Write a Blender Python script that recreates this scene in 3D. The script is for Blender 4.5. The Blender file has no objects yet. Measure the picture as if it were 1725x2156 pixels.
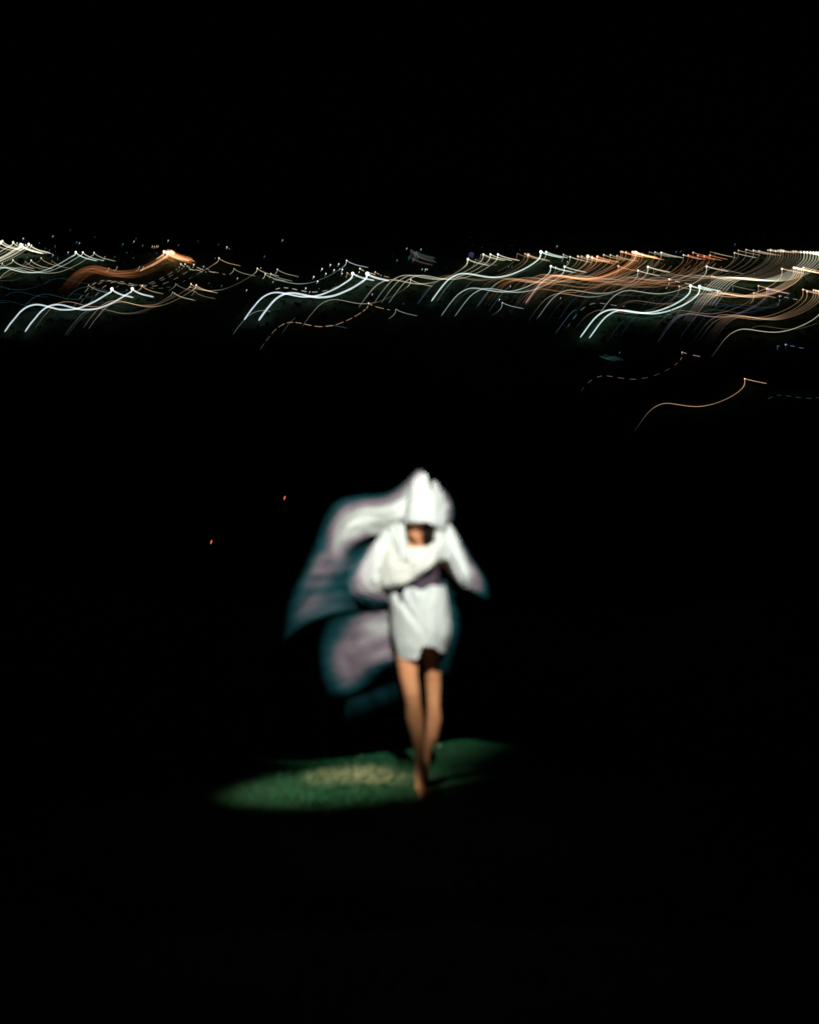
import bpy, bmesh, math, random
from mathutils import Vector, Matrix, noise
R = math.radians
random.seed(7)
scene = bpy.context.scene
C = scene.collection

# ------------------------------------------------------------------ camera
PITCH = R(10.9)
FPX = 2156 * 50 / 36                 # focal length in pixels of a 1725 x 2156 frame
FIG_Y = 7.85                         # metres from the camera to the person
sp, cp = math.sin(PITCH), math.cos(PITCH)
def ray(u, v):
    a, b = (u - 862.5) / FPX, (1078 - v) / FPX
    return Vector((a, cp + b * sp, -sp + b * cp))
_r = ray(862, 1660)
CAM_H = -FIG_Y * _r.z / _r.y
cam_d = bpy.data.cameras.new('camera'); cam = bpy.data.objects.new('camera', cam_d); C.objects.link(cam)
cam.location = (0, 0, CAM_H); cam.rotation_euler = (R(90) - PITCH, 0, 0)
cam_d.sensor_fit = 'VERTICAL'; cam_d.sensor_height = 36; cam_d.lens = 50
cam_d.clip_start = 0.1; cam_d.clip_end = 5000
cam_d.dof.use_dof = True; cam_d.dof.focus_distance = 250; cam_d.dof.aperture_fstop = 1.15
scene.camera = cam

# ------------------------------------------------------------------ night sky, moon, lamps, exposure
MOON_EL, MOON_ROT = R(28), R(200)
w = bpy.data.worlds.new('World'); scene.world = w; w.use_nodes = True
nt = w.node_tree; nt.nodes.clear()
sky = nt.nodes.new('ShaderNodeTexSky'); sky.sky_type = 'NISHITA'; sky.sun_disc = False
sky.sun_elevation = MOON_EL; sky.sun_rotation = MOON_ROT
bg = nt.nodes.new('ShaderNodeBackground'); bg.inputs['Strength'].default_value = 0.00002
wo = nt.nodes.new('ShaderNodeOutputWorld')
nt.links.new(sky.outputs[0], bg.inputs[0]); nt.links.new(bg.outputs[0], wo.inputs[0])

def lamp(name, kind, energy, loc, target, color):
    d = bpy.data.lights.new(name, kind); o = bpy.data.objects.new(name, d); C.objects.link(o)
    d.energy = energy; d.color = color; o.location = loc
    o.rotation_euler = (Vector(target) - Vector(loc)).to_track_quat('-Z', 'Y').to_euler()
    return o
moon = lamp('moon', 'SUN', 0.003, (0, 0, 40), (-6, 17, 0), (0.8, 0.9, 1.0)); moon.data.angle = R(0.5)
# the floodlight that picks out the person, and a torch beam lying across the grass
key = lamp('floodlight', 'SPOT', 2100, (0.45, 3.6, 4.75), (-0.05, FIG_Y, 1.36), (0.96, 1.0, 0.93))
key.data.spot_size = R(17.8); key.data.spot_blend = 0.75; key.data.shadow_soft_size = 0.07
torch = lamp('torch', 'SPOT', 2300, (-4.2, 6.9, 2.0), (-0.46, 7.88, 0.0), (1.0, 0.97, 0.80))
torch.data.spot_size = R(9.8); torch.data.spot_blend = 1.0; torch.data.shadow_soft_size = 0.05

vs = scene.view_settings
vs.view_transform = 'Standard'; vs.look = 'None'; vs.exposure = 0; vs.gamma = 1; vs.use_curve_mapping = False
scene.cycles.use_denoising = True
scene.cycles.max_bounces = 6; scene.cycles.transparent_max_bounces = 72
scene.cycles.sample_clamp_indirect = 2.0

# ------------------------------------------------------------------ helpers
def node_mat(name):
    m = bpy.data.materials.new(name); m.use_nodes = True
    n = m.node_tree.nodes; l = m.node_tree.links
    return m, n, l, n['Principled BSDF'], n['Material Output']
def noise_mat(name, c1, c2, scale, rough=0.8, bump=0.0, detail=6, spec=0.2, dist=0.02):
    m, n, l, b, out = node_mat(name)
    tc = n.new('ShaderNodeTexCoord'); t = n.new('ShaderNodeTexNoise')
    t.inputs['Scale'].default_value = scale; t.inputs['Detail'].default_value = detail
    r = n.new('ShaderNodeValToRGB'); r.color_ramp.elements[0].position = .35; r.color_ramp.elements[1].position = .65
    r.color_ramp.elements[0].color = (*c1, 1); r.color_ramp.elements[1].color = (*c2, 1)
    l.new(tc.outputs['Object'], t.inputs['Vector']); l.new(t.outputs[0], r.inputs[0]); l.new(r.outputs[0], b.inputs['Base Color'])
    b.inputs['Roughness'].default_value = rough; b.inputs['Specular IOR Level'].default_value = spec
    if bump:
        bp = n.new('ShaderNodeBump'); bp.inputs['Strength'].default_value = bump; bp.inputs['Distance'].default_value = dist
        l.new(t.outputs[0], bp.inputs['Height']); l.new(bp.outputs[0], b.inputs['Normal'])
    return m
def link(name, me, mat=None, parent=None, smooth=True):
    o = bpy.data.objects.new(name, me); C.objects.link(o)
    if mat: me.materials.append(mat)
    if parent: o.parent = parent
    if smooth and len(me.polygons): me.polygons.foreach_set('use_smooth', [True] * len(me.polygons))
    return o
def tag(o, label=None, cat=None, group=None, kind=None):
    if label: o['label'] = label
    if cat: o['category'] = cat
    if group: o['group'] = group
    if kind: o['kind'] = kind
    return o
def P(u, v, dy=0.0):                 # frame position at the person's distance (+dy metres further) -> world point
    d = ray(u, v); return Vector((0, 0, CAM_H)) + d * ((FIG_Y + dy) / d.y)
PXM = FPX / (FIG_Y / _r.y)           # pixels per metre there
def smooth01(t): t = max(0, min(1, t)); return t * t * (3 - 2 * t)
def cr(pts, t):                      # Catmull-Rom through a list of tuples, t in 0..1
    n = len(pts) - 1; s = min(max(t, 0) * n, n - 1e-6); i = int(s); f = s - i
    a = pts[max(i - 1, 0)]; b = pts[i]; c = pts[i + 1]; d = pts[min(i + 2, n)]
    return tuple(.5 * (2 * q + (r - p) * f + (2 * p - 5 * q + 4 * r - s2) * f * f + (3 * q - p - 3 * r + s2) * f ** 3)
                 for p, q, r, s2 in zip(a, b, c, d))
def color_attr(me, cols, name='tint'):
    at = me.color_attributes.new(name, 'FLOAT_COLOR', 'POINT')
    at.data.foreach_set('color', [x for c in cols for x in c])

# ------------------------------------------------------------------ terrain: knoll, valley, town hillside
def knoll_z(x, y):
    z = 0.0
    if y < 7.0: z = (7.0 - y) * 0.19 * smooth01((7.0 - y) / 1.5 + .2)
    crest = 8.22 + 0.16 * math.sin(x * 1.7 + .6) + 0.08 * math.sin(x * 4.1) + 0.12 * noise.noise((x * 2.3, 4.0, 0))
    if y > crest:
        t = y - crest; z = -0.70 * t * smooth01(t / 1.2 + .1)
    z += 0.025 * noise.noise((x * 1.3, y * 1.3, 0)) * smooth01(abs(y - FIG_Y) + abs(x) - .3)
    return z
HX0, HZ0, HSL = 190.0, -44.0, 0.300       # foot of the facing hillside and its slope
def hill_z(x, y):
    bump = 1.3 * math.sin(x / 21 + .7) * math.sin(y / 17) + 0.8 * math.sin(x / 9.5 + y / 13)
    top = 346 + 10 * math.sin(x / 60)
    if y <= HX0: return HZ0 + bump * .4 * smooth01((y - 60) / 60)
    if y <= top: return HZ0 + (y - HX0) * HSL + bump * smooth01((y - HX0) / 20 + .4)
    return HZ0 + (top - HX0) * HSL + bump - (y - top) * .12
def on_hill(u, v, lift):
    d = ray(u, v); d = d / d.y; y = 250.0
    for _ in range(60):
        z = CAM_H + d.z * y - lift
        base = hill_z(d.x * y, y)
        # move along the ray towards the slope
        y += (z - base) / (HSL - d.z) * .8
        y = max(195, min(380, y))
    return Vector((d.x * y, y, CAM_H + d.z * y))

def grid_mesh(name, xs, ys, fn):
    vs_ = [(x, y, fn(x, y)) for y in ys for x in xs]; nx = len(xs)
    fs = [(j * nx + i, j * nx + i + 1, (j + 1) * nx + i + 1, (j + 1) * nx + i) for j in range(len(ys) - 1) for i in range(nx - 1)]
    me = bpy.data.meshes.new(name); me.from_pydata(vs_, [], fs); return me
soil = noise_mat('knoll_soil', (0.014, 0.050, 0.020), (0.024, 0.060, 0.026), 3.0, .95, .6)
xs = [-30 + i * .5 for i in range(52)] + [-4 + i * .1 for i in range(81)] + [4.5 + i * .5 for i in range(52)]
ys = [-8 + .4 * i for i in range(32)] + [4.8 + .08 * i for i in range(62)] + [10 + 1.5 * i for i in range(42)]
tag(link('grass_knoll', grid_mesh('grass_knoll', xs, ys, knoll_z), soil), kind='structure')
slope_m = noise_mat('hillside_ground', (0.030, 0.070, 0.040), (0.060, 0.110, 0.055), .35, .95, .8, dist=.4)
xs = [-1500, -900, -500, -300] + [-220 + 4 * i for i in range(111)] + [300, 500, 900, 1500]
ys = [40 + 8 * i for i in range(19)] + [190 + 3 * i for i in range(61)] + [390, 430, 500, 700, 1000, 1600, 2600]
tag(link('town_hillside', grid_mesh('town_hillside', xs, ys, hill_z), slope_m), kind='structure')

# shrubs that cover the hillside: one uncountable dark mass
def scrub():
    vs_, fs = [], []
    rnd = random.Random(3)
    for _ in range(5200):
        y = 200 + 160 * rnd.random(); x = (rnd.random() * 2 - 1) * y * .32
        r = rnd.uniform(.35, .9); c = Vector((x, y, hill_z(x, y) + r * .2))
        for k in range(9):
            d = Vector((rnd.gauss(0, 1), rnd.gauss(0, 1), abs(rnd.gauss(0, .7)))).normalized() * r * rnd.uniform(.3, .8)
            p = c + d * Vector((1, 1, .6)).length / 1.5; p.z = c.z + d.z * .6
            a = Vector((rnd.gauss(0, 1), rnd.gauss(0, 1), rnd.gauss(0, 1))).normalized() * r * .45
            b = a.orthogonal().normalized() * r * .35
            i = len(vs_); vs_ += [p - a, p + b, p + a, p - b]; fs.append((i, i + 1, i + 2, i + 3))
    me = bpy.data.meshes.new('scrub'); me.from_pydata(vs_, [], fs); return me
scrub_m = noise_mat('scrub_leaves', (0.035, 0.090, 0.045), (0.065, 0.120, 0.060), .2, .8)
tag(link('hillside_scrub', scrub(), scrub_m, smooth=False), 'dark green scrub covering the hillside between the lights', 'scrub', kind='stuff')

# grass on the knoll
def grass():
    vs_, fs, cols = [], [], []
    rnd = random.Random(11)
    def blade(x, y, h):
        z = knoll_z(x, y); a = rnd.random() * 6.283; wd = rnd.uniform(.002, .0045)
        dx, dy = math.cos(a), math.sin(a); l = rnd.uniform(.2, .9) * h; b = rnd.random() * 6.283
        lx, ly = math.cos(b) * l, math.sin(b) * l
        i = len(vs_)
        vs_.extend([(x - dx * wd, y - dy * wd, z - .005), (x + dx * wd, y + dy * wd, z - .005),
                    (x + lx * .35 - dx * wd * .7, y + ly * .35 - dy * wd * .7, z + h * .6),
                    (x + lx * .35 + dx * wd * .7, y + ly * .35 + dy * wd * .7, z + h * .6), (x + lx, y + ly, z + h * rnd.uniform(.75, 1))])
        fs.extend([(i, i + 1, i + 3, i + 2), (i + 2, i + 3, i + 4)])
        # pale centre of the torch pool put into blade colours; stray blades are straw
        lit_or_dry = smooth01(1.25 - math.hypot((x + .27) / .34, (y - 8.02) / .17) + .45 * noise.noise((x * 4, y * 4, 5)))
        lit_or_dry = max(lit_or_dry, 1.0 if rnd.random() < .006 else 0)
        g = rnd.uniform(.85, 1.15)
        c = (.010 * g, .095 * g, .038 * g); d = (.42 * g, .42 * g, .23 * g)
        cc = tuple(p * (1 - lit_or_dry) + q * lit_or_dry for p, q in zip(c, d))
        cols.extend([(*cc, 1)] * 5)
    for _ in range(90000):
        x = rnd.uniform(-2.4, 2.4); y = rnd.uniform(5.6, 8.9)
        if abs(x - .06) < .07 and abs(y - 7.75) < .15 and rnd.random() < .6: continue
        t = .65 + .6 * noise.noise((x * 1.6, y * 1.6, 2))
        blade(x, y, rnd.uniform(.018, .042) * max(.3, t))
    for _ in range(16000):
        blade(rnd.uniform(-5, 5), rnd.uniform(1.0, 6.6), rnd.uniform(.03, .09))
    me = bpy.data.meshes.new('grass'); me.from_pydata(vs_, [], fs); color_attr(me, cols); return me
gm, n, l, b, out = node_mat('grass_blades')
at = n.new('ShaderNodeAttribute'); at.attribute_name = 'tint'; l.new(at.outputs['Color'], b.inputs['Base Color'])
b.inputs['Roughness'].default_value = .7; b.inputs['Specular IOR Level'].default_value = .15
tag(link('grass', grass(), gm, smooth=False), 'short green grass with a painted streak of torchlight around the feet of the person', 'grass', kind='stuff')

# ------------------------------------------------------------------ the person
person = bpy.data.objects.new('person', None); C.objects.link(person)
person.location = (P(887, 1660).x, FIG_Y, 0)
tag(person, 'person in white hooded dress and billowing sheer veil, bare-legged on tiptoe on the grass', 'person')
INV = Matrix.Translation(-Vector(person.location))
def plink(name, me, mat, parent=None):
    if parent is None:
        me.transform(INV); return link(name, me, mat, person)
    me.transform(INV); return link(name, me, mat, parent)

skin, n, l, b, out = node_mat('skin')
t = n.new('ShaderNodeTexNoise'); t.inputs['Scale'].default_value = 14; t.inputs['Detail'].default_value = 5
r = n.new('ShaderNodeValToRGB'); r.color_ramp.elements[0].color = (.70, .25, .10, 1); r.color_ramp.elements[1].color = (.80, .39, .20, 1)
l.new(t.outputs[0], r.inputs[0]); l.new(r.outputs[0], b.inputs['Base Color'])
b.inputs['Roughness'].default_value = .55; b.inputs['Subsurface Weight'].default_value = .12; b.inputs['Subsurface Scale'].default_value = .02

def limb(bm, chain, step=.35):
    for (p, ra), (q, rb) in zip(chain, chain[1:]):
        n_ = max(2, int((q - p).length / (min(ra, rb) * step)) + 1)
        for i in range(n_ + 1):
            f = i / n_
            bmesh.ops.create_icosphere(bm, subdivisions=2, radius=ra + (rb - ra) * f, matrix=Matrix.Translation(p.lerp(q, f)))
def remesh(bm, name, voxel, smooth_it=4):
    me = bpy.data.meshes.new(name); bm.to_mesh(me); bm.free()
    o = bpy.data.objects.new(name, me); C.objects.link(o)
    m = o.modifiers.new('r', 'REMESH'); m.mode = 'VOXEL'; m.voxel_size = voxel
    s = o.modifiers.new('s', 'SMOOTH'); s.iterations = smooth_it; s.factor = .5
    dg = bpy.context.evaluated_depsgraph_get(); dg.update()
    res = bpy.data.meshes.new_from_object(o.evaluated_get(dg)); bpy.data.objects.remove(o); return res

bm = bmesh.new()
torso = [(P(882, 1330), .115), (P(880, 1300), .115), (P(880, 1240), .09), (P(879, 1185, .01), .105), (P(879, 1158, .02), .095)]
limb(bm, torso)
limb(bm, [(P(838, 1156, .02), .058), (P(879, 1148, .03), .06), (P(922, 1156, .02), .058)])
limb(bm, [(P(879, 1150, .03), .055), (P(880, 1118, -.01), .05)])
for s, sh, el, wr in ((-1, (836, 1158, .02), (792, 1208, .05), (786, 1222, .28)), (1, (924, 1158, .02), (962, 1204, .05), (974, 1220, .28))):
    limb(bm, [(P(*sh), .050), (P(*el), .038), (P(*wr), .026)])
    wv = P(*wr); d = (wv - P(*el)).normalized()
    limb(bm, [(wv, .024), (wv + d * .045, .030), (wv + d * .075, .029)])
    up = Vector((0, 0, 1)); sd = d.cross(up).normalized()
    for k, (off, ln) in enumerate(((-.026, .062), (-.009, .075), (.009, .07), (.025, .055))):
        base = wv + d * .075 + up * off
        k1 = base + d * ln * .5 + sd * .006 * s; k2 = k1 + (d * .7 - sd * .7 * s) * ln * .5
        limb(bm, [(base, .0095), (k1, .009), (k2, .0075)])
    tb = wv + d * .03 + up * .026
    limb(bm, [(tb, .012), (tb + (d * .6 + up * .8) * .035, .0105), (tb + (d * .9 + up * .5) * .062, .009)])
# leg nearer the camera, up on its toes
ball = Vector((P(887, 1650, -.06).x, FIG_Y - .055, .036)); toe = Vector((ball.x + .012, FIG_Y - .145, .022))
limb(bm, [(P(860, 1325, -.01), .095), (P(857, 1375, -.03), .068), (P(861, 1425, -.05), .055), (P(867, 1458, -.062), .050), (P(870, 1480, -.055), .046),
          (P(873, 1510, -.025), .052), (P(879, 1545, -.012), .043), (P(884, 1580, 0), .031), (P(885, 1596, 0), .030), (P(886, 1612, -.015), .034), (ball, .034), (toe, .022)])
limb(bm, [(ball + Vector((.016, 0, -.004)), .026), (toe + Vector((.028, .018, -.004)), .016)])
for k in range(5):
    q = toe + Vector((-.018 + k * .0125, -.002 + k * .006, -.006)); limb(bm, [(q, .010), (q + Vector((0, -.022 + k * .002, -.004)), .0085 - k * .0006)])
# leg behind
ball = Vector((P(893, 1600, .15).x, FIG_Y + .10, .034)); toe = Vector((ball.x - .004, FIG_Y + .015, .020))
limb(bm, [(P(903, 1325, .05), .088), (P(908, 1380, .13), .060), (P(912, 1430, .155), .048), (P(913, 1462, .16), .044), (P(913, 1485, .155), .041),
          (P(914, 1515, .16), .047), (P(909, 1550, .145), .040), (P(899, 1580, .155), .030), (P(896, 1592, .155), .029), (P(894, 1604, .145), .032), (ball, .032), (toe, .021)])
body = plink('body', remesh(bm, 'body', .0065), skin)

# head, bowed forward
HC = P(881, 1098, -.03); TILT = Matrix.Translation(HC) @ Matrix.Rotation(R(-14), 4, 'Z') @ Matrix.Rotation(R(20), 4, 'X')
bm = bmesh.new()
def ell(c, s): bmesh.ops.create_icosphere(bm, subdivisions=3, radius=1, matrix=TILT @ Matrix.Translation(c) @ Matrix.Diagonal((*s, 1)))
ell((0, .01, .02), (.074, .092, .090)); ell((0, -.022, -.045), (.058, .066, .070)); ell((0, -.058, -.098), (.026, .026, .020))
ell((0, -.078, .012), (.050, .018, .012)); ell((0, -.094, -.028), (.0125, .016, .026)); ell((0, -.100, -.040), (.016, .013, .010))
ell((0, -.083, -.070), (.022, .011, .006)); ell((0, -.082, -.080), (.020, .011, .007))
for s in (-1, 1):
    ell((s * .036, -.066, -.030), (.020, .018, .018)); ell((s * .074, .012, -.012), (.010, .022, .032))
bmesh.ops.create_icosphere(bm, subdivisions=2, radius=.045, matrix=Matrix.Translation(P(880, 1128, .01)))
head = plink('head', remesh(bm, 'head', .004, 3), skin)
eye_m = noise_mat('eye', (.02, .015, .012), (.05, .03, .02), 30, .2)
for s in (-1, 1):
    bm = bmesh.new(); bmesh.ops.create_uvsphere(bm, u_segments=16, v_segments=10, radius=.0125, matrix=TILT @ Matrix.Translation((s * .031, -.076, -.008)))
    me = bpy.data.meshes.new('eye'); bm.to_mesh(me); bm.free(); plink('eye', me, eye_m, head)
lip_m = noise_mat('lip', (.32, .10, .09), (.40, .14, .12), 40, .5)
bm = bmesh.new()
bmesh.ops.create_icosphere(bm, subdivisions=2, radius=1, matrix=TILT @ Matrix.Translation((0, -.0915, -.075)) @ Matrix.Diagonal((.019, .005, .006, 1)))
me = bpy.data.meshes.new('lips'); bm.to_mesh(me); bm.free(); plink('lips', me, lip_m, head)
# dark hair: cap and loose locks falling either side of the face
hair_m = noise_mat('hair', (.010, .006, .005), (.030, .016, .012), 60, .45, .3)
bm = bmesh.new(); rnd = random.Random(4)
bmesh.ops.create_icosphere(bm, subdivisions=3, radius=1, matrix=TILT @ Matrix.Translation((0, .020, .030)) @ Matrix.Diagonal((.082, .095, .092, 1)))
def tube(bm, pts, rads, seg=5):
    prev = None; nrm = None
    for i, p in enumerate(pts):
        t_ = (pts[min(i + 1, len(pts) - 1)] - pts[max(i - 1, 0)]).normalized()
        nrm = t_.orthogonal().normalized() if nrm is None else (nrm - t_ * nrm.dot(t_)).normalized()
        bn = t_.cross(nrm)
        ring = [bm.verts.new(p + (nrm * math.cos(6.2832 * k / seg) + bn * math.sin(6.2832 * k / seg)) * rads[i]) for k in range(seg)]
        if prev:
            for k in range(seg): bm.faces.new((prev[k], prev[(k + 1) % seg], ring[(k + 1) % seg], ring[k]))
        else: bm.faces.new(ring[::-1])
        prev = ring
    bm.faces.new(prev)
for s in (-1, 1):
    for k in range(26):
        x0 = s * rnd.uniform(.045, .078); y0 = rnd.uniform(-.075, -.02)
        pts = [TILT @ Vector((x0 * (1 + .25 * f) - s * .012 * f, y0 - .02 * math.sin(f * 3) + rnd.gauss(0, .004), .06 - f * rnd.uniform(.15, .20))) for f in (0, .25, .5, .75, 1)]
        tube(bm, pts, [.004, .006, .006, .004, .001])
me = bpy.data.meshes.new('hair'); bm.to_mesh(me); bm.free(); plink('hair', me, hair_m)

# cloth
def cloth_mat(name, base, transl=.25, sheer=False):
    m, n, l, b, out = node_mat(name)
    t = n.new('ShaderNodeTexNoise'); t.inputs['Scale'].default_value = 45; t.inputs['Detail'].default_value = 8
    tc = n.new('ShaderNodeTexCoord'); l.new(tc.outputs['Object'], t.inputs['Vector'])
    t2 = n.new('ShaderNodeTexNoise'); t2.inputs['Scale'].default_value = 7; t2.inputs['Detail'].default_value = 3; t2.inputs['Distortion'].default_value = 1.2
    mp = n.new('ShaderNodeMapping'); mp.inputs['Scale'].default_value = (2.2, 1.5, .55); mp.inputs['Rotation'].default_value = (0, .35, 0)
    l.new(tc.outputs['Object'], mp.inputs['Vector']); l.new(mp.outputs[0], t2.inputs['Vector'])
    b0 = n.new('ShaderNodeBump'); b0.inputs['Strength'].default_value = .55 if not sheer else .25; b0.inputs['Distance'].default_value = .05
    l.new(t2.outputs[0], b0.inputs['Height'])
    bp = n.new('ShaderNodeBump'); bp.inputs['Strength'].default_value = .25; bp.inputs['Distance'].default_value = .006
    l.new(t.outputs[0], bp.inputs['Height']); l.new(b0.outputs[0], bp.inputs['Normal'])
    df = n.new('ShaderNodeBsdfDiffuse'); tr = n.new('ShaderNodeBsdfTranslucent'); mx = n.new('ShaderNodeMixShader')
    mx.inputs[0].default_value = transl
    for q in (df, tr): l.new(bp.outputs[0], q.inputs['Normal'])
    l.new(df.outputs[0], mx.inputs[1]); l.new(tr.outputs[0], mx.inputs[2])
    n.remove(b); final = mx
    if sheer:
        at = n.new('ShaderNodeAttribute'); at.attribute_name = 'tint'
        for q in (df, tr): l.new(at.outputs['Color'], q.inputs['Color'])
        tp = n.new('ShaderNodeBsdfTransparent'); m2 = n.new('ShaderNodeMixShader')
        l.new(at.outputs['Alpha'], m2.inputs[0]); l.new(tp.outputs[0], m2.inputs[1]); l.new(mx.outputs[0], m2.inputs[2]); final = m2
    else:
        for q in (df, tr): q.inputs['Color'].default_value = (*base, 1)
    l.new(final.outputs[0], out.inputs['Surface'])
    return m
white = cloth_mat('white_cotton', (.80, .82, .79), .18)
cream = cloth_mat('cream_cotton', (.78, .76, .69), .18)
shade_plum = cloth_mat('shade_plum_cotton', (.085, .060, .085), .1)
sheer = cloth_mat('sheer_organza', (1, 1, 1), .15, True)

def sheet(name, rows, mat, nu=64, nv=64, folds=(), parent=None, wob=.004, seed=0):
    # rows: lists of (u, v, dy[, alpha]); alpha is how dense the weave is there
    vs_, cols, fs = [], [], []
    has_a = len(rows[0][0]) > 3
    for j in range(nv + 1):
        for i in range(nu + 1):
            fu, fv = i / nu, j / nv
            p = cr([cr(rw, fu) for rw in rows], fv)
            dy = p[2] + sum(a * math.sin(ph + fu * ku * 6.283 + fv * kv * 6.283) for a, ku, kv, ph in folds)
            dy += wob * noise.noise((fu * 9 + seed, fv * 9, seed))
            vs_.append(P(p[0], p[1], dy))
            if has_a:
                # the weave bunches into long soft streaks
                a = max(0, min(1, p[3] * (1 + .42 * noise.noise((fu * 2.2 + seed, fv * 11, 3.1)) + .22 * noise.noise((fu * 3.5, fv * 26 + seed, 8.4)))))
                # white weave; mauve half-shade and teal shadow tones put into the thin parts
                wc, mc, te = (.84, .85, .80), (.70, .54, .64), (.07, .42, .50)
                k = smooth01((a - .09) / .16); k2 = smooth01((a - .28) / .30)
                c = [t_ + (m_ - t_) * k for t_, m_ in zip(te, mc)]; c = [c_ + (w_ - c_) * k2 for c_, w_ in zip(c, wc)]
                cols.append((*c, a))
    for j in range(nv):
        for i in range(nu):
            q = j * (nu + 1) + i; fs.append((q, q + 1, q + nu + 2, q + nu + 1))
    me = bpy.data.meshes.new(name); me.from_pydata(vs_, [], fs)
    if has_a: color_attr(me, cols)
    return plink(name, me, mat, parent)

def loft(name, rings, mat, seg=96, nv=48, top=None, bot=None, fold=None, parent=None, cap=False):
    # rings: (v, uL, uR, dy_centre, depth_half); top(th)/bot(th): frame rows of the upper and lower edge
    vs_, fs = [], []
    v0, v1 = rings[0][0], rings[-1][0]
    for j in range(nv + 1):
        for i in range(seg):
            th = 6.2832 * i / seg                       # 0 = right, pi/2 = back, -pi/2 = front
            vt = top(th) if top else v0; vb = bot(th) if bot else v1
            v = vt + (vb - vt) * j / nv
            f = (v - v0) / (v1 - v0)
            # locate in rings by v
            k = 0
            while k < len(rings) - 2 and v > rings[k + 1][0]: k += 1
            a_, b_ = rings[k], rings[k + 1]; q = max(-.3, min(1.2, (v - a_[0]) / (b_[0] - a_[0]))); q = q if not 0 < q < 1 else q
            uL, uR, dc, dh = [x + (y - x) * q for x, y in zip(a_[1:], b_[1:])] if not 0 < q < 1 else cr([z_[1:] for z_ in rings], (k + q) / (len(rings) - 1))
            m = 1 + (fold(th, f) if fold else 0)
            u = (uL + uR) / 2 + (uR - uL) / 2 * math.cos(th) * m; dy = dc + dh * math.sin(th) * m
            vs_.append(P(u, v, dy))
    for j in range(nv):
        for i in range(seg):
            q = j * seg; fs.append((q + i, q + (i + 1) % seg, q + seg + (i + 1) % seg, q + seg + i))
    me = bpy.data.meshes.new(name); me.from_pydata(vs_, [], fs)
    return plink(name, me, mat, parent)

def gauss(x, s): return math.exp(-(x / s) ** 2)
def front(th): return max(0, -math.sin(th))
# bodice and skirt of the dress
loft('bodice', [(1152, 838, 922, .02, .115), (1168, 835, 925, .015, .125), (1196, 833, 927, .01, .135)], cream, nv=16, fold=lambda th, f: .015 * math.sin(9 * th + 3 * f))
loft('shaded_waist', [(1194, 835, 926, .01, .130), (1225, 836, 926, 0, .125), (1262, 830, 934, 0, .13)], shade_plum, nv=24,  # lower bodice, with the shade under the shawl put into its dark colour
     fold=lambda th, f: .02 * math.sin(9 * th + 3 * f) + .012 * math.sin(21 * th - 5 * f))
def sk_u(th): return 879 + 64 * math.cos(th)
def sk_top(th):
    if math.sin(th) > 0.15: return 1236
    u = sk_u(th)
    return 1233 + 34 * gauss(u - 838, 9) + 7 * gauss(u - 880, 30) - 3 * gauss(u - 935, 10) + 3 * math.sin(u / 7)
def sk_fold(th, f):
    u = sk_u(th); v = 1236 + f * 150
    if math.sin(th) > 0: return .04 * math.sin(8 * th) * (.4 + f)
    c1 = u - (826 + (v - 1245) * .66)                    # long diagonal crease
    c2 = u - (860 + (v - 1240) * .22)                    # shorter crease beside it
    e = -.085 * gauss(c1 - 2, 7) * smooth01((1360 - v) / 90) + .03 * gauss(c1 + 14, 14) * smooth01((1360 - v) / 90)
    e += -.06 * gauss(c2, 5) * smooth01((1305 - v) / 60) + .025 * gauss(c2 - 12, 10) * smooth01((1310 - v) / 60)
    e += .022 * math.sin(u / 11.0 + f * 2) * f + .010 * math.sin(u / 5.7 + 1) * f
    return e
def sk_bot(th):
    u = sk_u(th)
    if math.sin(th) > 0.1: return 1362
    return 1388 - 26 * smooth01((u - 872) / 14) + 12 * smooth01((u - 915) / 20) + 1.2 * math.sin(u / 9)
skirt = loft('skirt', [(1236, 817, 939, 0, .165), (1262, 819, 944, 0, .170), (1300, 821, 948, 0, .172), (1332, 823, 949, 0, .168), (1360, 829, 941, -.005, .150), (1390, 836, 932, -.01, .125)],
     white, seg=200, nv=60, top=sk_top, bot=sk_bot, fold=sk_fold)

# shawl: chest drape, collar folds and two wide sleeves
def sleeve(name, stations, folds):
    vs_, fs = [], []; seg, nv = 56, 40
    for j in range(nv + 1):
        u, v, dy, ru, rd, ang = cr(stations, j / nv)
        for i in range(seg):
            th = 6.2832 * i / seg; m = 1 + folds(th, j / nv)
            du = ru * math.cos(th) * m
            vs_.append(P(u + du * math.cos(ang), v + du * math.sin(ang), dy + rd * math.sin(th) * m))
    for j in range(nv):
        for i in range(seg): q = j * seg; fs.append((q + i, q + (i + 1) % seg, q + seg + (i + 1) % seg, q + seg + i))
    me = bpy.data.meshes.new(name); me.from_pydata(vs_, [], fs); return plink(name, me, white)
sleeve('sleeve', [(828, 1106, .03, 8, .05, .5), (820, 1130, .01, 20, .085, .5), (802, 1165, -.01, 24, .10, .42), (785, 1200, -.02, 27, .105, .35), (774, 1226, -.02, 24, .10, .3), (771, 1246, -.01, 15, .075, .2)],
       lambda th, f: .07 * math.sin(3 * th + 5 * f) + .05 * math.sin(7 * th + 2 + 4 * f) * f + .04 * math.sin(13 * th))
sleeve('sleeve', [(940, 1105, .03, 7, .05, -.35), (945, 1128, .01, 15, .085, -.45), (954, 1160, -.01, 20, .10, -.5), (968, 1192, -.02, 19, .10, -.5), (981, 1220, -.02, 15, .09, -.45), (988, 1238, -.01, 6, .055, -.3)],
       lambda th, f: .06 * math.sin(3 * th + 1 - 4 * f) + .05 * math.sin(8 * th + 4 * f) + .03 * math.sin(15 * th))
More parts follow.
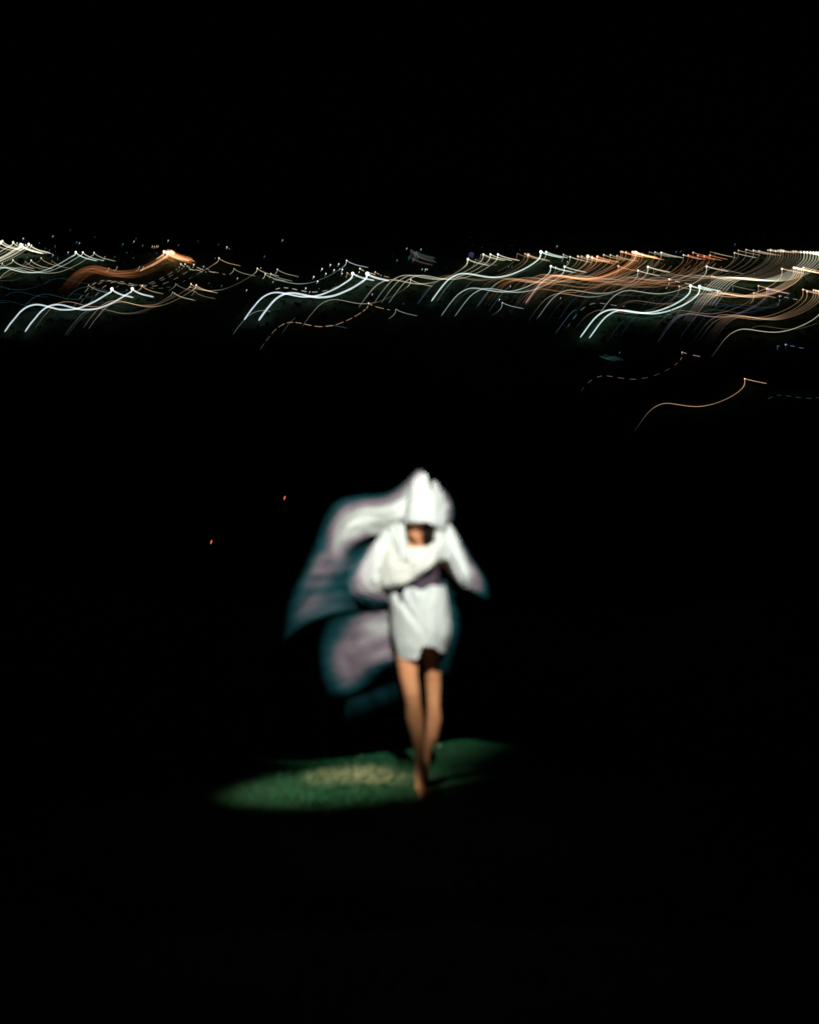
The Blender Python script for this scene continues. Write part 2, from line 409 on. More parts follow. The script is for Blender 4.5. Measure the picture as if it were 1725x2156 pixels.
sheet('shawl', [
    [(818, 1104, .02), (832, 1132, -.07), (852, 1148, -.128), (878, 1155, -.150), (902, 1149, -.138), (922, 1132, -.08), (944, 1104, .02)],
    [(806, 1138, .00), (824, 1150, -.115), (850, 1166, -.155), (878, 1174, -.170), (904, 1166, -.16), (926, 1148, -.105), (950, 1128, .01)],
    [(790, 1180, -.03), (815, 1190, -.14), (848, 1196, -.182), (880, 1194, -.195), (906, 1180, -.178), (928, 1164, -.115), (950, 1156, .0)],
    [(776, 1222, -.03), (808, 1228, -.13), (846, 1222, -.185), (880, 1208, -.205), (906, 1193, -.185), (926, 1176, -.12), (946, 1184, -.02)],
    [(770, 1246, -.01), (808, 1241, -.11), (846, 1231, -.170), (880, 1214, -.190), (906, 1197, -.175), (926, 1180, -.11), (946, 1192, -.01)]],
    cream, folds=((.010, 1.8, -.8, 0), (.004, 4.1, .9, 1)), wob=.004)
# scarf ends gathered upright on either shoulder
sheet('collar', [
    [(816, 1100, -.03), (824, 1112, -.09), (834, 1098, -.10), (846, 1106, -.12), (851, 1102, -.08)],
    [(818, 1122, -.05), (828, 1130, -.12), (838, 1124, -.13), (849, 1128, -.15), (856, 1126, -.11)],
    [(826, 1150, -.07), (834, 1154, -.14), (842, 1152, -.16), (852, 1155, -.175), (862, 1152, -.15)],
    [(830, 1172, -.09), (838, 1178, -.15), (846, 1178, -.175), (856, 1180, -.185), (868, 1172, -.18)]], white, 40, 30, ((.008, 3, .4, 0),))
sheet('collar', [
    [(914, 1118, -.11), (922, 1108, -.11), (930, 1103, -.08), (940, 1100, -.04), (950, 1106, .02)],
    [(916, 1140, -.13), (922, 1134, -.13), (932, 1128, -.11), (942, 1124, -.07), (955, 1128, .0)],
    [(915, 1160, -.165), (921, 1156, -.155), (931, 1152, -.13), (944, 1150, -.09), (960, 1154, -.02)],
    [(916, 1174, -.17), (923, 1174, -.145), (932, 1174, -.12), (946, 1180, -.09), (966, 1184, -.03)]], white, 40, 30, ((.008, 3.4, -.4, 1),))
# hood with a notched, pulled-up crown
def hd_top(th):
    u = 891 + 26 * math.cos(th)
    return 997 + 40 * gauss(u - 904, 5.5) + 11 * smooth01((u - 905) / 10) + 16 * smooth01((884 - u) / 22) + 14 * smooth01((u - 910) / 10)
def hd_bot(th):
    s = math.sin(th)
    if s < 0: 
        u = 890 + 45 * math.cos(th); return 1099 + 10 * smooth01((u - 895) / 25) + 34 * smooth01((abs(math.cos(th)) - .72) / .25)
    return 1133 + 40 * s
loft('hood', [(996, 872, 918, -.035, .016), (1015, 866, 920, -.04, .045), (1035, 859, 926, -.045, .095), (1060, 852, 934, -.05, .125), (1085, 846, 939, -.055, .140), (1105, 843, 940, -.055, .142), (1140, 838, 938, -.02, .13), (1175, 834, 936, .02, .12)],
     white, seg=120, nv=48, top=hd_top, bot=hd_bot,
     fold=lambda th, f: .03 * math.sin(3 * th + 2 * f) + .016 * math.sin(7 * th + 5 * f) * f + .05 * math.sin(5 * th + 1) * (1 - f) ** 2)

# veil and its motion ghosts built as sheer cloth: upper sweep, lower wing, skirt ghost layers
veil = sheet('veil', [
    [(868, 1000, -0.02, 0.1), (845, 1022, 0.02, 0.1), (810, 1040, 0.06, 0.08), (755, 1044, 0.1, 0.06), (708, 1058, 0.12, 0.06), (682, 1096, 0.12, 0.045), (668, 1135, 0.1, 0.017), (662, 1161, 0.12, 0)],
    [(868, 1022, -0.06, 0.581), (842, 1038, -0.02, 0.314), (806, 1053, 0.02, 0.232), (760, 1057, 0.05, 0.209), (720, 1072, 0.07, 0.209), (692, 1108, 0.08, 0.158), (678, 1150, 0.08, 0.074), (672, 1176, 0.1, 0)],
    [(864, 1050, -0.08, 0.97), (838, 1060, -0.06, 0.76), (800, 1070, -0.03, 0.643), (760, 1074, 0, 0.585), (728, 1092, 0.02, 0.556), (702, 1126, 0.03, 0.395), (690, 1168, 0.05, 0.177), (684, 1194, 0.07, 0)],
    [(858, 1076, -0.1, 0.97), (834, 1080, -0.08, 0.97), (798, 1086, -0.05, 0.97), (764, 1092, -0.02, 0.928), (736, 1110, 0, 0.716), (714, 1140, 0.02, 0.52), (704, 1178, 0.03, 0.197), (698, 1204, 0.05, 0)],
    [(850, 1100, -0.08, 0.97), (828, 1100, -0.06, 0.928), (794, 1104, -0.03, 0.716), (768, 1110, -0.01, 0.633), (744, 1126, 0.01, 0.55), (724, 1150, 0.02, 0.396), (716, 1184, 0.03, 0.141), (710, 1210, 0.05, 0)],
    [(840, 1122, -0.02, 0.97), (818, 1120, -0.01, 0.439), (792, 1124, 0, 0.361), (772, 1130, 0.01, 0.284), (752, 1142, 0.02, 0.232), (732, 1162, 0.03, 0.174), (724, 1192, 0.03, 0.05), (718, 1218, 0.05, 0)]],
    sheer, 80, 80, ((.010, 1.4, 1.1, 0), (.003, 3, -2.1, 1)), wob=.008)
sheet('veil_wing', [
    [(846, 1118, .03, 0), (815, 1126, .05, 0), (780, 1132, .08, 0), (740, 1136, .12, 0), (706, 1134, .13, 0), (690, 1120, .13, 0), (676, 1112, .13, 0)],
    [(840, 1150, .02, 0.405), (810, 1162, .04, 0.216), (775, 1170, .08, 0.068), (735, 1172, .12, 0.135), (704, 1166, .13, 0.27), (676, 1156, .13, 0.135), (660, 1150, .13, 0)],
    [(820, 1175, .02, 0.54), (795, 1188, .05, 0.351), (765, 1194, .09, 0.203), (730, 1196, .12, 0.135), (692, 1198, .13, 0.203), (660, 1196, .13, 0.162), (640, 1194, .13, 0)],
    [(808, 1215, .02, 0.567), (785, 1220, .05, 0.365), (755, 1222, .09, 0.135), (715, 1225, .12, 0.095), (675, 1230, .13, 0.189), (645, 1232, .13, 0.162), (620, 1234, .13, 0)],
    [(806, 1248, .02, 0.459), (780, 1248, .05, 0.324), (745, 1250, .09, 0.135), (700, 1254, .12, 0.135), (655, 1264, .13, 0.189), (628, 1272, .13, 0.135), (604, 1276, .13, 0)],
    [(822, 1268, .03, 0.162), (790, 1272, .06, 0.108), (745, 1276, .10, 0.121), (690, 1284, .12, 0.149), (640, 1300, .13, 0.149), (615, 1314, .13, 0.095), (597, 1322, .13, 0)],
    [(830, 1280, .04, 0), (790, 1284, .07, 0), (745, 1288, .10, 0), (690, 1296, .12, 0.014), (632, 1322, .13, 0.041), (606, 1345, .13, 0.041), (592, 1356, .13, 0)]],
    sheer, 80, 70, ((.012, 1.6, .8, 0), (.005, 4, -1.1, 1)), wob=.012, seed=4, parent=veil)
sheet('skirt_ghost', [
    [(836, 1284, .05, 0.192), (805, 1288, .06, 0.264), (770, 1290, .08, 0.18), (735, 1292, .10, 0.072), (705, 1300, .12, 0.036), (685, 1310, .13, 0)],
    [(838, 1305, .05, 0.384), (805, 1308, .06, 0.432), (768, 1312, .08, 0.312), (735, 1318, .10, 0.18), (700, 1326, .12, 0.072), (676, 1334, .13, 0)],
    [(840, 1345, .05, 0.384), (805, 1348, .06, 0.384), (765, 1352, .08, 0.348), (730, 1356, .10, 0.276), (695, 1362, .12, 0.12), (670, 1368, .13, 0)],
    [(842, 1376, .05, 0.3), (805, 1384, .06, 0.324), (765, 1392, .08, 0.3), (732, 1400, .10, 0.264), (698, 1408, .12, 0.132), (674, 1414, .13, 0)],
    [(842, 1390, .05, 0.036), (805, 1400, .06, 0.072), (768, 1416, .08, 0.168), (738, 1428, .10, 0.24), (705, 1438, .12, 0.12), (682, 1444, .13, 0)],
    [(842, 1402, .05, 0), (805, 1414, .06, 0), (775, 1440, .08, 0.036), (746, 1456, .10, 0.096), (718, 1464, .12, 0.048), (694, 1470, .13, 0)]],
    sheer, 70, 60, ((.012, 1.5, .5, 0), (.004, 4, -.6, 1)), wob=.008, seed=9)
sheet('hem_ghost', [
    [(852, 1424, .06, .0), (815, 1438, .08, .0), (775, 1456, .10, .0), (735, 1466, .12, .0)],
    [(850, 1446, .06, .04), (815, 1456, .08, .045), (775, 1468, .10, .05), (728, 1482, .12, .05)],
    [(848, 1462, .06, .02), (815, 1472, .08, .02), (775, 1484, .10, .03), (728, 1500, .12, .035)],
    [(848, 1478, .06, .0), (815, 1490, .08, .0), (775, 1502, .10, .0), (730, 1524, .12, .0)]], sheer, 40, 24, ((.01, 3, .5, 0),), seed=12)
# sheer cloth for motion ghosts at hood, sleeves and skirt, and behind the waist
sheet('hood_ghost', [
    [(860, 1012, -.03, .0), (868, 1000, -.03, .0), (878, 990, -.03, .0), (890, 989, -.03, .0), (898, 996, -.03, .0)],
    [(862, 1018, -.05, .16), (870, 1006, -.055, .30), (880, 998, -.055, .36), (890, 997, -.055, .30), (896, 1006, -.05, .10)],
    [(864, 1040, -.09, .4), (872, 1034, -.10, .6), (882, 1030, -.105, .6), (890, 1030, -.105, .5), (896, 1034, -.10, .2)]], sheer, 30, 30, seed=23)
sheet('hood_ghost', [
    [(908, 1014, -.06, .5), (920, 1018, -.04, .34), (929, 1026, -.02, .14), (936, 1030, .0, .0)],
    [(910, 1046, -.10, .8), (926, 1046, -.07, .7), (941, 1050, -.04, .34), (951, 1052, .0, .0)],
    [(912, 1076, -.13, .9), (930, 1076, -.10, .85), (946, 1078, -.05, .42), (957, 1080, .0, .0)],
    [(914, 1102, -.12, .8), (932, 1101, -.09, .7), (944, 1101, -.04, .28), (953, 1102, .0, .0)]], sheer, 30, 40, seed=14)
sheet('sleeve_ghost', [
    [(792, 1140, -.09, .5), (780, 1148, -.09, .16), (766, 1150, -.08, .0)],
    [(790, 1178, -.13, .5), (762, 1182, -.12, .2), (742, 1182, -.10, .0)],
    [(790, 1216, -.14, .5), (750, 1216, -.12, .27), (728, 1220, -.10, .0)],
    [(800, 1238, -.13, .6), (758, 1244, -.11, .34), (732, 1250, -.09, .0)],
    [(815, 1252, -.12, .36), (786, 1254, -.10, .26), (752, 1258, -.09, .10)],
    [(832, 1276, -.10, .0), (800, 1272, -.09, .0), (764, 1272, -.08, .0)]], sheer, 40, 60, ((.006, 4, 1, 0),), seed=18)
sheet('sleeve_ghost', [
    [(955, 1118, .02, .4), (965, 1128, .04, .10), (972, 1134, .06, .0)],
    [(975, 1166, -.02, .5), (988, 1176, .02, .22), (998, 1182, .05, .0)],
    [(985, 1204, -.02, .5), (1006, 1208, .02, .26), (1020, 1214, .05, .0)],
    [(985, 1228, -.01, .4), (1012, 1236, .02, .20), (1030, 1238, .05, .0)],
    [(990, 1240, .0, .2), (1014, 1254, .02, .08), (1032, 1262, .05, .0)]], sheer, 30, 50, seed=15)
sheet('shawl_back', [
    [(840, 1150, .15, .5), (890, 1160, .16, .5), (945, 1160, .12, .4), (975, 1185, .08, .2)],
    [(825, 1215, .12, .34), (890, 1215, .15, .30), (950, 1210, .11, .07), (990, 1225, .07, .10)],
    [(822, 1248, .10, .28), (890, 1240, .14, .20), (945, 1244, .11, .08), (975, 1240, .08, .06)],
    [(820, 1275, .10, .05), (890, 1262, .13, .05), (938, 1268, .11, .05), (960, 1256, .09, .0)]], sheer, 50, 40, ((.012, 3, .4, 0),), seed=16)
sheet('skirt_side_ghost', [
    [(930, 1258, .04, .10), (950, 1262, .05, .07), (958, 1268, .06, .0)],
    [(932, 1290, .04, .14), (956, 1292, .05, .09), (968, 1296, .06, .0)],
    [(932, 1330, .04, .14), (955, 1332, .05, .09), (968, 1334, .06, .0)],
    [(926, 1368, .04, .10), (945, 1372, .05, .05), (958, 1376, .06, .0)],
    [(922, 1420, .04, .02), (935, 1420, .05, .02), (946, 1420, .06, .0)]], sheer, 30, 50, seed=17)

# ------------------------------------------------------------------ the lights on the hillside
# One light trail: a lamp's camera-shake streak built as a tube, short rightward, long and wavy leftward.
# Two streak shapes (at the left and at the right of the town), in pixels of the 2500-wide frame.
HOOK_L = [(0, 0), (1, 2), (10, 9), (29, 17.5), (47.5, 22), (65, 26)]
TAIL_L = [(0, 0), (-3, 8), (-10, 13), (-19, 18), (-45, 34), (-67, 45), (-97, 57.5), (-123, 62.7), (-157, 63), (-186, 56.4), (-212, 49.7), (-234, 48), (-257, 54), (-279, 69), (-297, 90), (-312, 108), (-327, 130)]
HOOK_R = [(0, 0), (3, 0.5), (12, 3.5), (30, 8), (49, 12), (67, 15.5)]
TAIL_R = [(0, 0), (0, 10), (-3, 21), (-13, 32.5), (-27, 43.4), (-47.5, 55.6), (-68, 65), (-92, 74), (-116.5, 80), (-141, 82.8), (-165, 82), (-189.5, 78.7), (-212, 75), (-234, 72.6), (-254, 75), (-275, 85), (-291, 98), (-307, 117), (-320, 135), (-336, 157)]
glow_m, n, l, b, out = node_mat('glowing_trail')
at = n.new('ShaderNodeAttribute'); at.attribute_name = 'glow'
em = n.new('ShaderNodeEmission'); l.new(at.outputs['Color'], em.inputs['Color']); em.inputs['Strength'].default_value = 0.5
n.remove(b); ad = n.new('ShaderNodeAddShader'); tp = n.new('ShaderNodeBsdfTransparent')
l.new(em.outputs[0], ad.inputs[0]); l.new(tp.outputs[0], ad.inputs[1]); l.new(ad.outputs[0], out.inputs['Surface'])
COL = {'white': (.86, .97, .96), 'mint': (.80, .98, .84), 'cream': (.95, .90, .66), 'amber': (.97, .60, .34), 'orange': (1.0, .34, .125),
       'red-orange': (.85, .26, .11), 'blue': (.20, .42, .62), 'teal': (.12, .42, .40), 'violet': (.24, .20, .55), 'pink': (.70, .45, .40), 'brown': (.60, .36, .22)}
ORD = ['first', 'second', 'third', 'fourth', 'fifth', 'sixth', 'seventh', 'eighth', 'ninth', 'tenth', 'eleventh', 'twelfth', 'thirteenth', 'fourteenth',
       'fifteenth', 'sixteenth', 'seventeenth', 'eighteenth', 'nineteenth', 'twentieth']
def src(region, x, y):
    x0, y0, s = {1: (0, 650, .371), 2: (600, 650, .371), 3: (1200, 650, .371), 4: (1800, 650, .4058), 5: (1500, 950, .5797)}[region]
    return x0 + x * s, y0 + y * s
def shape(x, pts_l, pts_r, f):
    t_ = max(-.1, min(1.15, (x - 340) / 1767)); a = cr(pts_l, f); b_ = cr(pts_r, f)
    return a[0] + (b_[0] - a[0]) * t_, a[1] + (b_[1] - a[1]) * t_
def trail(sx, sy, col='cream', b=.6, w=2.6, tail=(0, 1), hook=1.0, dash=0, fade=.45, tb=1.0, hb=1.0, seed=0, duty=.25, end=None):
    rnd = random.Random(seed * 7919 + int(sx * 13 + sy))
    if sx > 1450 and b < .9:
        tb *= .72
        if end is None and col in ('amber', 'orange', 'red-orange', 'brown') and tail[0] < .2: end = .30 if b > .7 else .06
        elif end is None and col == 'cream' and b < .7: end = .15
    c = Vector(COL[col]); cool = Vector((.35, .55, .80))
    paths = []
    run = []
    if hook > 0:
        for k in range(12, 0, -1):
            f = hook * k / 12; run.append((shape(sx, HOOK_L, HOOK_R, f), hb * (1 - .35 * f), -f * 70))
    n_ = max(3, int(52 * (tail[1] - tail[0])))
    def tailpt(k):
        f = tail[0] + (tail[1] - tail[0]) * k / n_
        fd = min(.9, fade * (1.0 if b > .85 else 1.45))
        br = tb * (1 - fd * smooth01((f - .04) / .18) * (1 - .5 * smooth01((f - .35) / .15)))    # dimmer on the straight fall, brighter on the wave
        br *= 1 - min(.85, .5 * fade + (0 if b > .85 else .4)) * smooth01((f - .72) / .28)
        if end is not None: br *= 1 - (1 - end) * smooth01((f - .62) / .38)
        return (shape(sx, TAIL_L, TAIL_R, f), br, f * 380)
    tl = [tailpt(k) for k in range(n_ + 1)] if tail[1] > 0 else []
    if tail[0] > 0 and run: paths = [run + [((0, 0), 1, 0)], tl]
    elif tail[0] > 0: paths = [tl]
    else: paths = [run + tl if tl else run + [((0, 0), 1, 0)]]
    bm = bmesh.new(); layer = bm.verts.layers.float_color.new('glow')
    for pth in paths:
        if len(pth) < 2: continue
        fine = pth
        if dash:                                        # resample so that dashes have clean ends
            fine = []
            for p, q in zip(pth, pth[1:]):
                for k in range(4): fine.append(((p[0][0] + (q[0][0] - p[0][0]) * k / 4, p[0][1] + (q[0][1] - p[0][1]) * k / 4), p[1] + (q[1] - p[1]) * k / 4, p[2] + (q[2] - p[2]) * k / 4))
            fine.append(pth[-1])
        prev = None; N = len(fine)
        pts = [on_hill((sx + p[0][0]) * .69, (sy + p[0][1]) * .69, 1.4) for p in fine]
        for i, (p, br, s) in enumerate(fine):
            lit = 1.0
            if dash: lit = smooth01((math.sin(s / dash * 6.283 + seed) + duty) * 2.2)
            t_ = (pts[min(i + 1, N - 1)] - pts[max(i - 1, 0)]).normalized()
            rad = w * .74 * (.5 if lit > .3 else .25) / 4339 * pts[i].y * (1.0 if 0 < i < N - 1 else .5) * (.8 + .2 * min(1, br * 1.3))
            side = t_.cross(Vector((0, -1, 0))).normalized(); bn = side.cross(t_)
            mixc = c.lerp(cool * c.length * .7, min(.6, (.55 * smooth01((s / 380 - .75) / .25)) if col in ('cream', 'amber', 'brown', 'pink') else .35 * s / 380)) if s > 0 and col not in ('orange', 'red-orange') else c
            val = mixc * b * br * lit * (1 + .10 * rnd.uniform(-1, 1))
            ring = []
            for k in range(5):
                vv = bm.verts.new(pts[i] + (side * math.cos(6.2832 * k / 5) + bn * math.sin(6.2832 * k / 5)) * rad); vv[layer] = (*val, 1); ring.append(vv)
            if prev:
                for k in range(5): bm.faces.new((prev[k], prev[(k + 1) % 5], ring[(k + 1) % 5], ring[k]))
            else: bm.faces.new(ring[::-1])
            prev = ring
        bm.faces.new(prev)
    base = on_hill(sx * .69, sy * .69, 1.4)
    bmesh.ops.translate(bm, verts=bm.verts, vec=-base)
    me = bpy.data.meshes.new('light_trail'); bm.to_mesh(me); bm.free()
    o = link('light_trail', me, glow_m); o.location = base
    return o
# the lamp at the head of a trail, and free-standing lamps: post, arm, cap and bulb
post_m = noise_mat('lamp_post_metal', (.04, .045, .05), (.08, .08, .085), 3, .6)
def bulb_mesh(rad, c):
    bm = bmesh.new(); bmesh.ops.create_icosphere(bm, subdivisions=2, radius=rad)
    for v in bm.verts: v.co.z *= 1.25 if v.co.z < 0 else .85
    layer = bm.verts.layers.float_color.new('glow')
    for v in bm.verts: v[layer] = (*c, 1)
    me = bpy.data.meshes.new('bulb'); bm.to_mesh(me); bm.free(); me.materials.append(glow_m); return me
def head_lamp(o, sx, col, b, w):
    rad = w * .78 / 4339 * o.location.y
    me = bulb_mesh(rad, Vector(COL[col]).lerp(Vector((1, 1, 1)), .35) * min(1.3, b * 1.35))
    q = link('bulb', me, None, o); q.location = (0, -rad * .2, rad * .2)
def lamp_post(sx, sy, col, b, w):
    top = on_hill(sx * .69, sy * .69, 2.2); rad = w * .5 / 4339 * top.y
    e = bpy.data.objects.new('lamp_post', None); C.objects.link(e); g = hill_z(top.x, top.y); e.location = (top.x, top.y, g)
    h = top.z - g; bm = bmesh.new()
    tube(bm, [Vector((.5, 0, -.1)), Vector((.5, 0, h * .6)), Vector((.42, 0, h + rad * 1.2)), Vector((.1, 0, h + rad * 1.6)), Vector((0, 0, h + rad * 1.1))], [.06, .05, .045, .04, .06], 6)
    bmesh.ops.create_cone(bm, cap_ends=True, segments=10, radius1=rad * .9, radius2=rad * .3, depth=rad * .5, matrix=Matrix.Translation((0, 0, h + rad * 1.0)))
    me = bpy.data.meshes.new('post'); bm.to_mesh(me); bm.free(); link('post', me, post_m, e)
    q = link('bulb', bulb_mesh(rad, Vector(COL[col]) * b), None, e); q.location = (0, 0, h)
    # short camera-shake light tick under the bulb, tilted down to the left
    bm = bmesh.new(); layer = bm.verts.layers.float_color.new('glow')
    tube(bm, [Vector((0, 0, h)), Vector((-rad * .6, 0, h - rad * 2)), Vector((-rad * 2, 0, h - rad * 3.4))], [rad * .5, rad * .4, rad * .15], 5)
    for v in bm.verts: v[layer] = (*(Vector(COL[col]) * b * .35), 1)
    me = bpy.data.meshes.new('light_tick'); bm.to_mesh(me); bm.free(); link('light_tick', me, glow_m, e)
    return e

# ---- clusters: (phrase, colour word, group, list of (region, x, y, options))
def S(reg, x, y, **k): return (reg, x, y, k)
CL = []
def cluster(word, where, group, items): CL.append((word, where, group, items))

cluster('bright white', 'sweeping down to the left edge', 'white light trails at left', [S(1, 922, 625, col='white', b=.95, w=6.4, fade=.25), S(1, 1090, 622, col='white', b=.95, w=6.2, fade=.25)])
cluster('white', 'above the two brightest at far left', 'white light trails at left', [S(1, 625, 322, col='mint', b=.8, w=4.4, fade=.4), S(1, 683, 322, col='mint', b=.62, w=3.4, fade=.4), S(1, 775, 325, col='cream', b=.45, w=2.8, fade=.4)])
cluster('cream', 'bunched at the left edge', 'cream light trails at the left edge', [S(1, x, y, col='cream', b=bb, w=ww, fade=.3) for x, y, bb, ww in
    ((-60, 238, .6, 4), (-20, 228, .6, 3), (5, 236, .75, 4.5), (22, 230, .7, 4), (110, 240, .8, 4.2), (142, 246, .4, 2.5), (172, 258, .95, 5.2), (184, 262, .85, 5), (212, 262, .5, 3), (238, 255, .85, 4.6), (260, 264, .45, 3))])
cluster('thin cream', 'below the bunch at the left edge', 'thin cream light trails at far left', [S(1, 108, 385, b=.5, w=3), S(1, 258, 388, b=.55, w=2.8, tb=.5), S(1, 340, 370, col='amber', b=.35, w=3, tb=.3), S(1, 210, 395, b=.3, w=2.2, tb=.4), S(1, 430, 390, b=.22, w=2, tb=.3), S(1, 20, 415, b=.35, w=2.5)])
_r2 = random.Random(21)
cluster('orange', 'inside the broad hazy orange band', 'orange light trails in the band at left', [S(1, 1335 + i * 5.6 + _r2.uniform(-4, 4), 318 + _r2.uniform(-24, 28) + abs(i - 9) * 1.5, col='orange', end=.0, b=_r2.choice((.05, .08, .11, .15)) * (1.8 if 7 <= i <= 12 else 1), w=_r2.uniform(4, 9), fade=.55, tb=.7, hb=1.5, seed=i, hook=_r2.uniform(.6, 1)) for i in range(20)])
cluster('blazing amber', 'at the head of the orange band', 'blazing amber light trails', [S(1, 1352, 318, col='amber', b=.9, w=5.5, tail=(0, .2), end=.1, hook=.3), S(1, 1382, 326, col='amber', b=1.0, w=8, tail=(0, .35), fade=.6), S(1, 1410, 318, col='orange', b=.9, w=6, tail=(0, .3), fade=.6), S(1, 1425, 330, col='orange', b=.7, w=7, tail=(0, .1))])
cluster('faint amber', 'above the hazy orange band', 'faint amber light trails at left', [S(1, x, 268 + (x % 7), col='amber', b=.32, w=3, tail=(0, .05), hook=.2) for x in (1255, 1272, 1290, 1302)])
cluster('dashed cream', 'right of the hazy orange band', 'dashed light trails left of the middle', [S(1, 1488, 418, b=.5, w=3, dash=26, tb=.75), S(1, 1523, 420, b=.5, w=3, dash=24, tb=.55, seed=2), S(1, 1595, 425, b=.5, w=3.2, dash=28, tb=.6, seed=3), S(1, 1680, 440, b=.28, w=2.5, dash=20, tb=.5, seed=4)])
cluster('thin amber', 'below the hazy orange band', 'thin amber light trails at left', [S(1, 730, 588, b=.3, w=2.4, tail=(0, .06), hook=1), S(1, 1170, 597, col='amber', b=.5, w=2.8, fade=.75), S(1, 1447, 580, b=.2, w=2, tail=(0, .2)), S(1, 1573, 582, col='amber', b=.55, w=3, fade=.6), S(1, 1615, 592, col='amber', b=.6, w=3.2, fade=.55), S(1, 1420, 648, b=.32, w=2.6, tb=.6), S(1, 1437, 654, b=.25, w=2.2, tb=.4), S(1, 1597, 640, b=.2, w=2, tail=(0, .12))])
cluster('short dim', 'beside the tail of the orange band', 'short dim light trails at left', [S(1, x, y, col='cream', b=.28, w=2.4, tail=(0, .14), hook=.1) for x, y in ((965, 440), (1147, 440), (1182, 442), (898, 450), (865, 358))])
cluster('thin arching', 'left of the middle', 'thin arching light trails left of the middle', [S(2, 250, 278, b=.35, w=2.6, tail=(0, .05), hook=.4, hb=.4), S(2, 185, 370, col='amber', b=.55, w=2.8, tail=(0, .30), hb=.9), S(2, 308, 455, b=.3, w=2.4, tail=(0, .16)), S(2, 500, 455, b=.5, w=2.6, fade=.6, tail=(0, .62)), S(2, 565, 500, b=.42, w=2.8, tail=(0, .12)), S(2, 612, 498, b=.35, w=2.4, tail=(0, .1)), S(2, 665, 462, b=.35, w=2.4, tail=(0, .12))])
cluster('long thin white', 'arching over the thick pair in the middle', None, [S(2, 1235, 390, col='white', b=.55, w=2.6, fade=.55, tail=(0, .66))])
cluster('thick white', 'in the middle of the town', 'thick white light trails in the middle', [S(2, 1285, 497, col='white', b=.95, w=6.2, fade=.2), S(2, 1405, 500, col='white', b=1.0, w=8.0, fade=.25)])
cluster('dashed', 'around the thick white pair in the middle', 'dashed light trails in the middle', [S(2, 1345, 457, col='cream', b=.6, w=3.4, dash=25, tail=(0, .75), seed=1), S(2, 1470, 486, col='amber', b=.45, w=3, tail=(0, .06), dash=22, seed=2), S(2, 1240, 492, col='amber', b=.35, w=2.6, tail=(0, .1), hook=.4)])
cluster('dashed golden', 'hanging alone under the middle', None, [S(2, 1415, 740, col='amber', b=.46, w=2.7, fade=.25, dash=26, duty=.85, end=.4)])
cluster('faint hook-shaped', 'just under the middle of the town', 'faint hooked light trails under the town', [S(2, 1640, 790, col='white', b=.28, w=2.4, tail=(0, .2)), S(3, 897, 737, col='white', b=.38, w=2.6, tail=(0, .22), fade=.8), S(3, 145, 548, b=.5, w=2.8, fade=.7)])
cluster('faint bluish arc', 'left of the thick white pair', 'faint bluish arcs', [S(2, 1172, 647, col='white', b=.34, w=2.4, tail=(.62, .97), hook=0), S(2, 1560, 655, col='blue', b=.3, w=2.2, tail=(.80, .95), hook=0), S(2, 1720, 760, col='blue', b=.25, w=2.2, tail=(.55, .72), hook=0)])
cluster('cream', 'side by side right of the middle', 'cream light trails right of the middle', [S(3, 615, 380, col='cream', b=.55, w=5.2, fade=.55), S(3, 742, 340, b=.75, w=3.8), S(3, 800, 340, b=.75, w=3.8), S(3, 862, 340, b=.8, w=4.0)])
cluster('dim', 'between the cream group and mint trail', 'dim light trails right of the middle', [S(3, 675, 380, b=.2, w=2.4, tail=(0, .15)), S(3, 720, 342, col='pink', b=.25, w=3, tail=(0, .1)), S(3, 1020, 332, col='amber', b=.25, w=2.6, tail=(0, .3)), S(3, 1085, 336, col='amber', b=.35, w=3.2, tb=.6), S(3, 1110, 345, col='amber', b=.42, w=6.5, tb=.55)])
cluster('mint-white', 'highest of the bright trails right of the middle', 'mint light trails', [S(3, 1215, 320, col='mint', b=.95, w=6.0, fade=.25), S(3, 1258, 320, col='mint', b=.75, w=4.0, fade=.65, tb=.7)])
cluster('mint-cream', 'crossing in front of the orange band at right', 'mint-cream light trails', [S(3, 1297, 438, col='mint', b=.8, w=4.6, fade=.25), S(3, 1335, 446, b=.35, w=3, tb=.5), S(3, 1410, 440, col='mint', b=.75, w=4.2, fade=.3)])
cluster('cream and amber', 'leading into the orange bunch', 'amber light trails right of the middle', [S(3, 1400, 342, b=.35, w=2.8, tail=(0, .12)), S(3, 1455, 360, b=.42, w=3.4, tail=(0, .4)), S(3, 1520, 356, col='amber', b=.5, w=4, tb=.6), S(3, 1550, 356, col='amber', b=.4, w=3.4, tb=.5), S(3, 1600, 356, col='amber', b=.8, w=6.5, tb=.75), S(3, 1635, 362, col='orange', b=.5, w=4.5, tb=.5), S(3, 1680, 356, col='orange', b=.5, w=4, tb=.5)])
cluster('orange', 'packed in the bunch at right', 'orange light trails at right', [S(4, x, y, col=cc, b=bb, w=ww, tb=.7, fade=.3, seed=i) for i, (x, y, cc, bb, ww) in enumerate(
    ((20, 340, 'orange', .5, 4.5), (55, 330, 'amber', .5, 4), (105, 315, 'amber', .42, 3.6), (155, 316, 'amber', .45, 3.4), (205, 322, 'amber', .45, 3.2), (235, 291, 'amber', .5, 3.6), (247, 292, 'orange', .5, 3.4), (272, 294, 'orange', .55, 3.8),
     (322, 294, 'orange', .8, 5), (334, 298, 'orange', .85, 5.5), (345, 296, 'amber', .9, 6), (356, 303, 'orange', .8, 5.5), (372, 308, 'orange', .5, 4.5), (395, 312, 'orange', .45, 4.5), (215, 400, 'orange', .55, 4.2)))])
cluster('cream', 'right after the orange bunch', 'cream light trails after the orange bunch', [S(4, 490, 294, b=.4, w=3, tb=.6), S(4, 537, 298, b=.6, w=3.8, tb=.6), S(4, 445, 292, b=.3, w=2.6, tb=.4)])
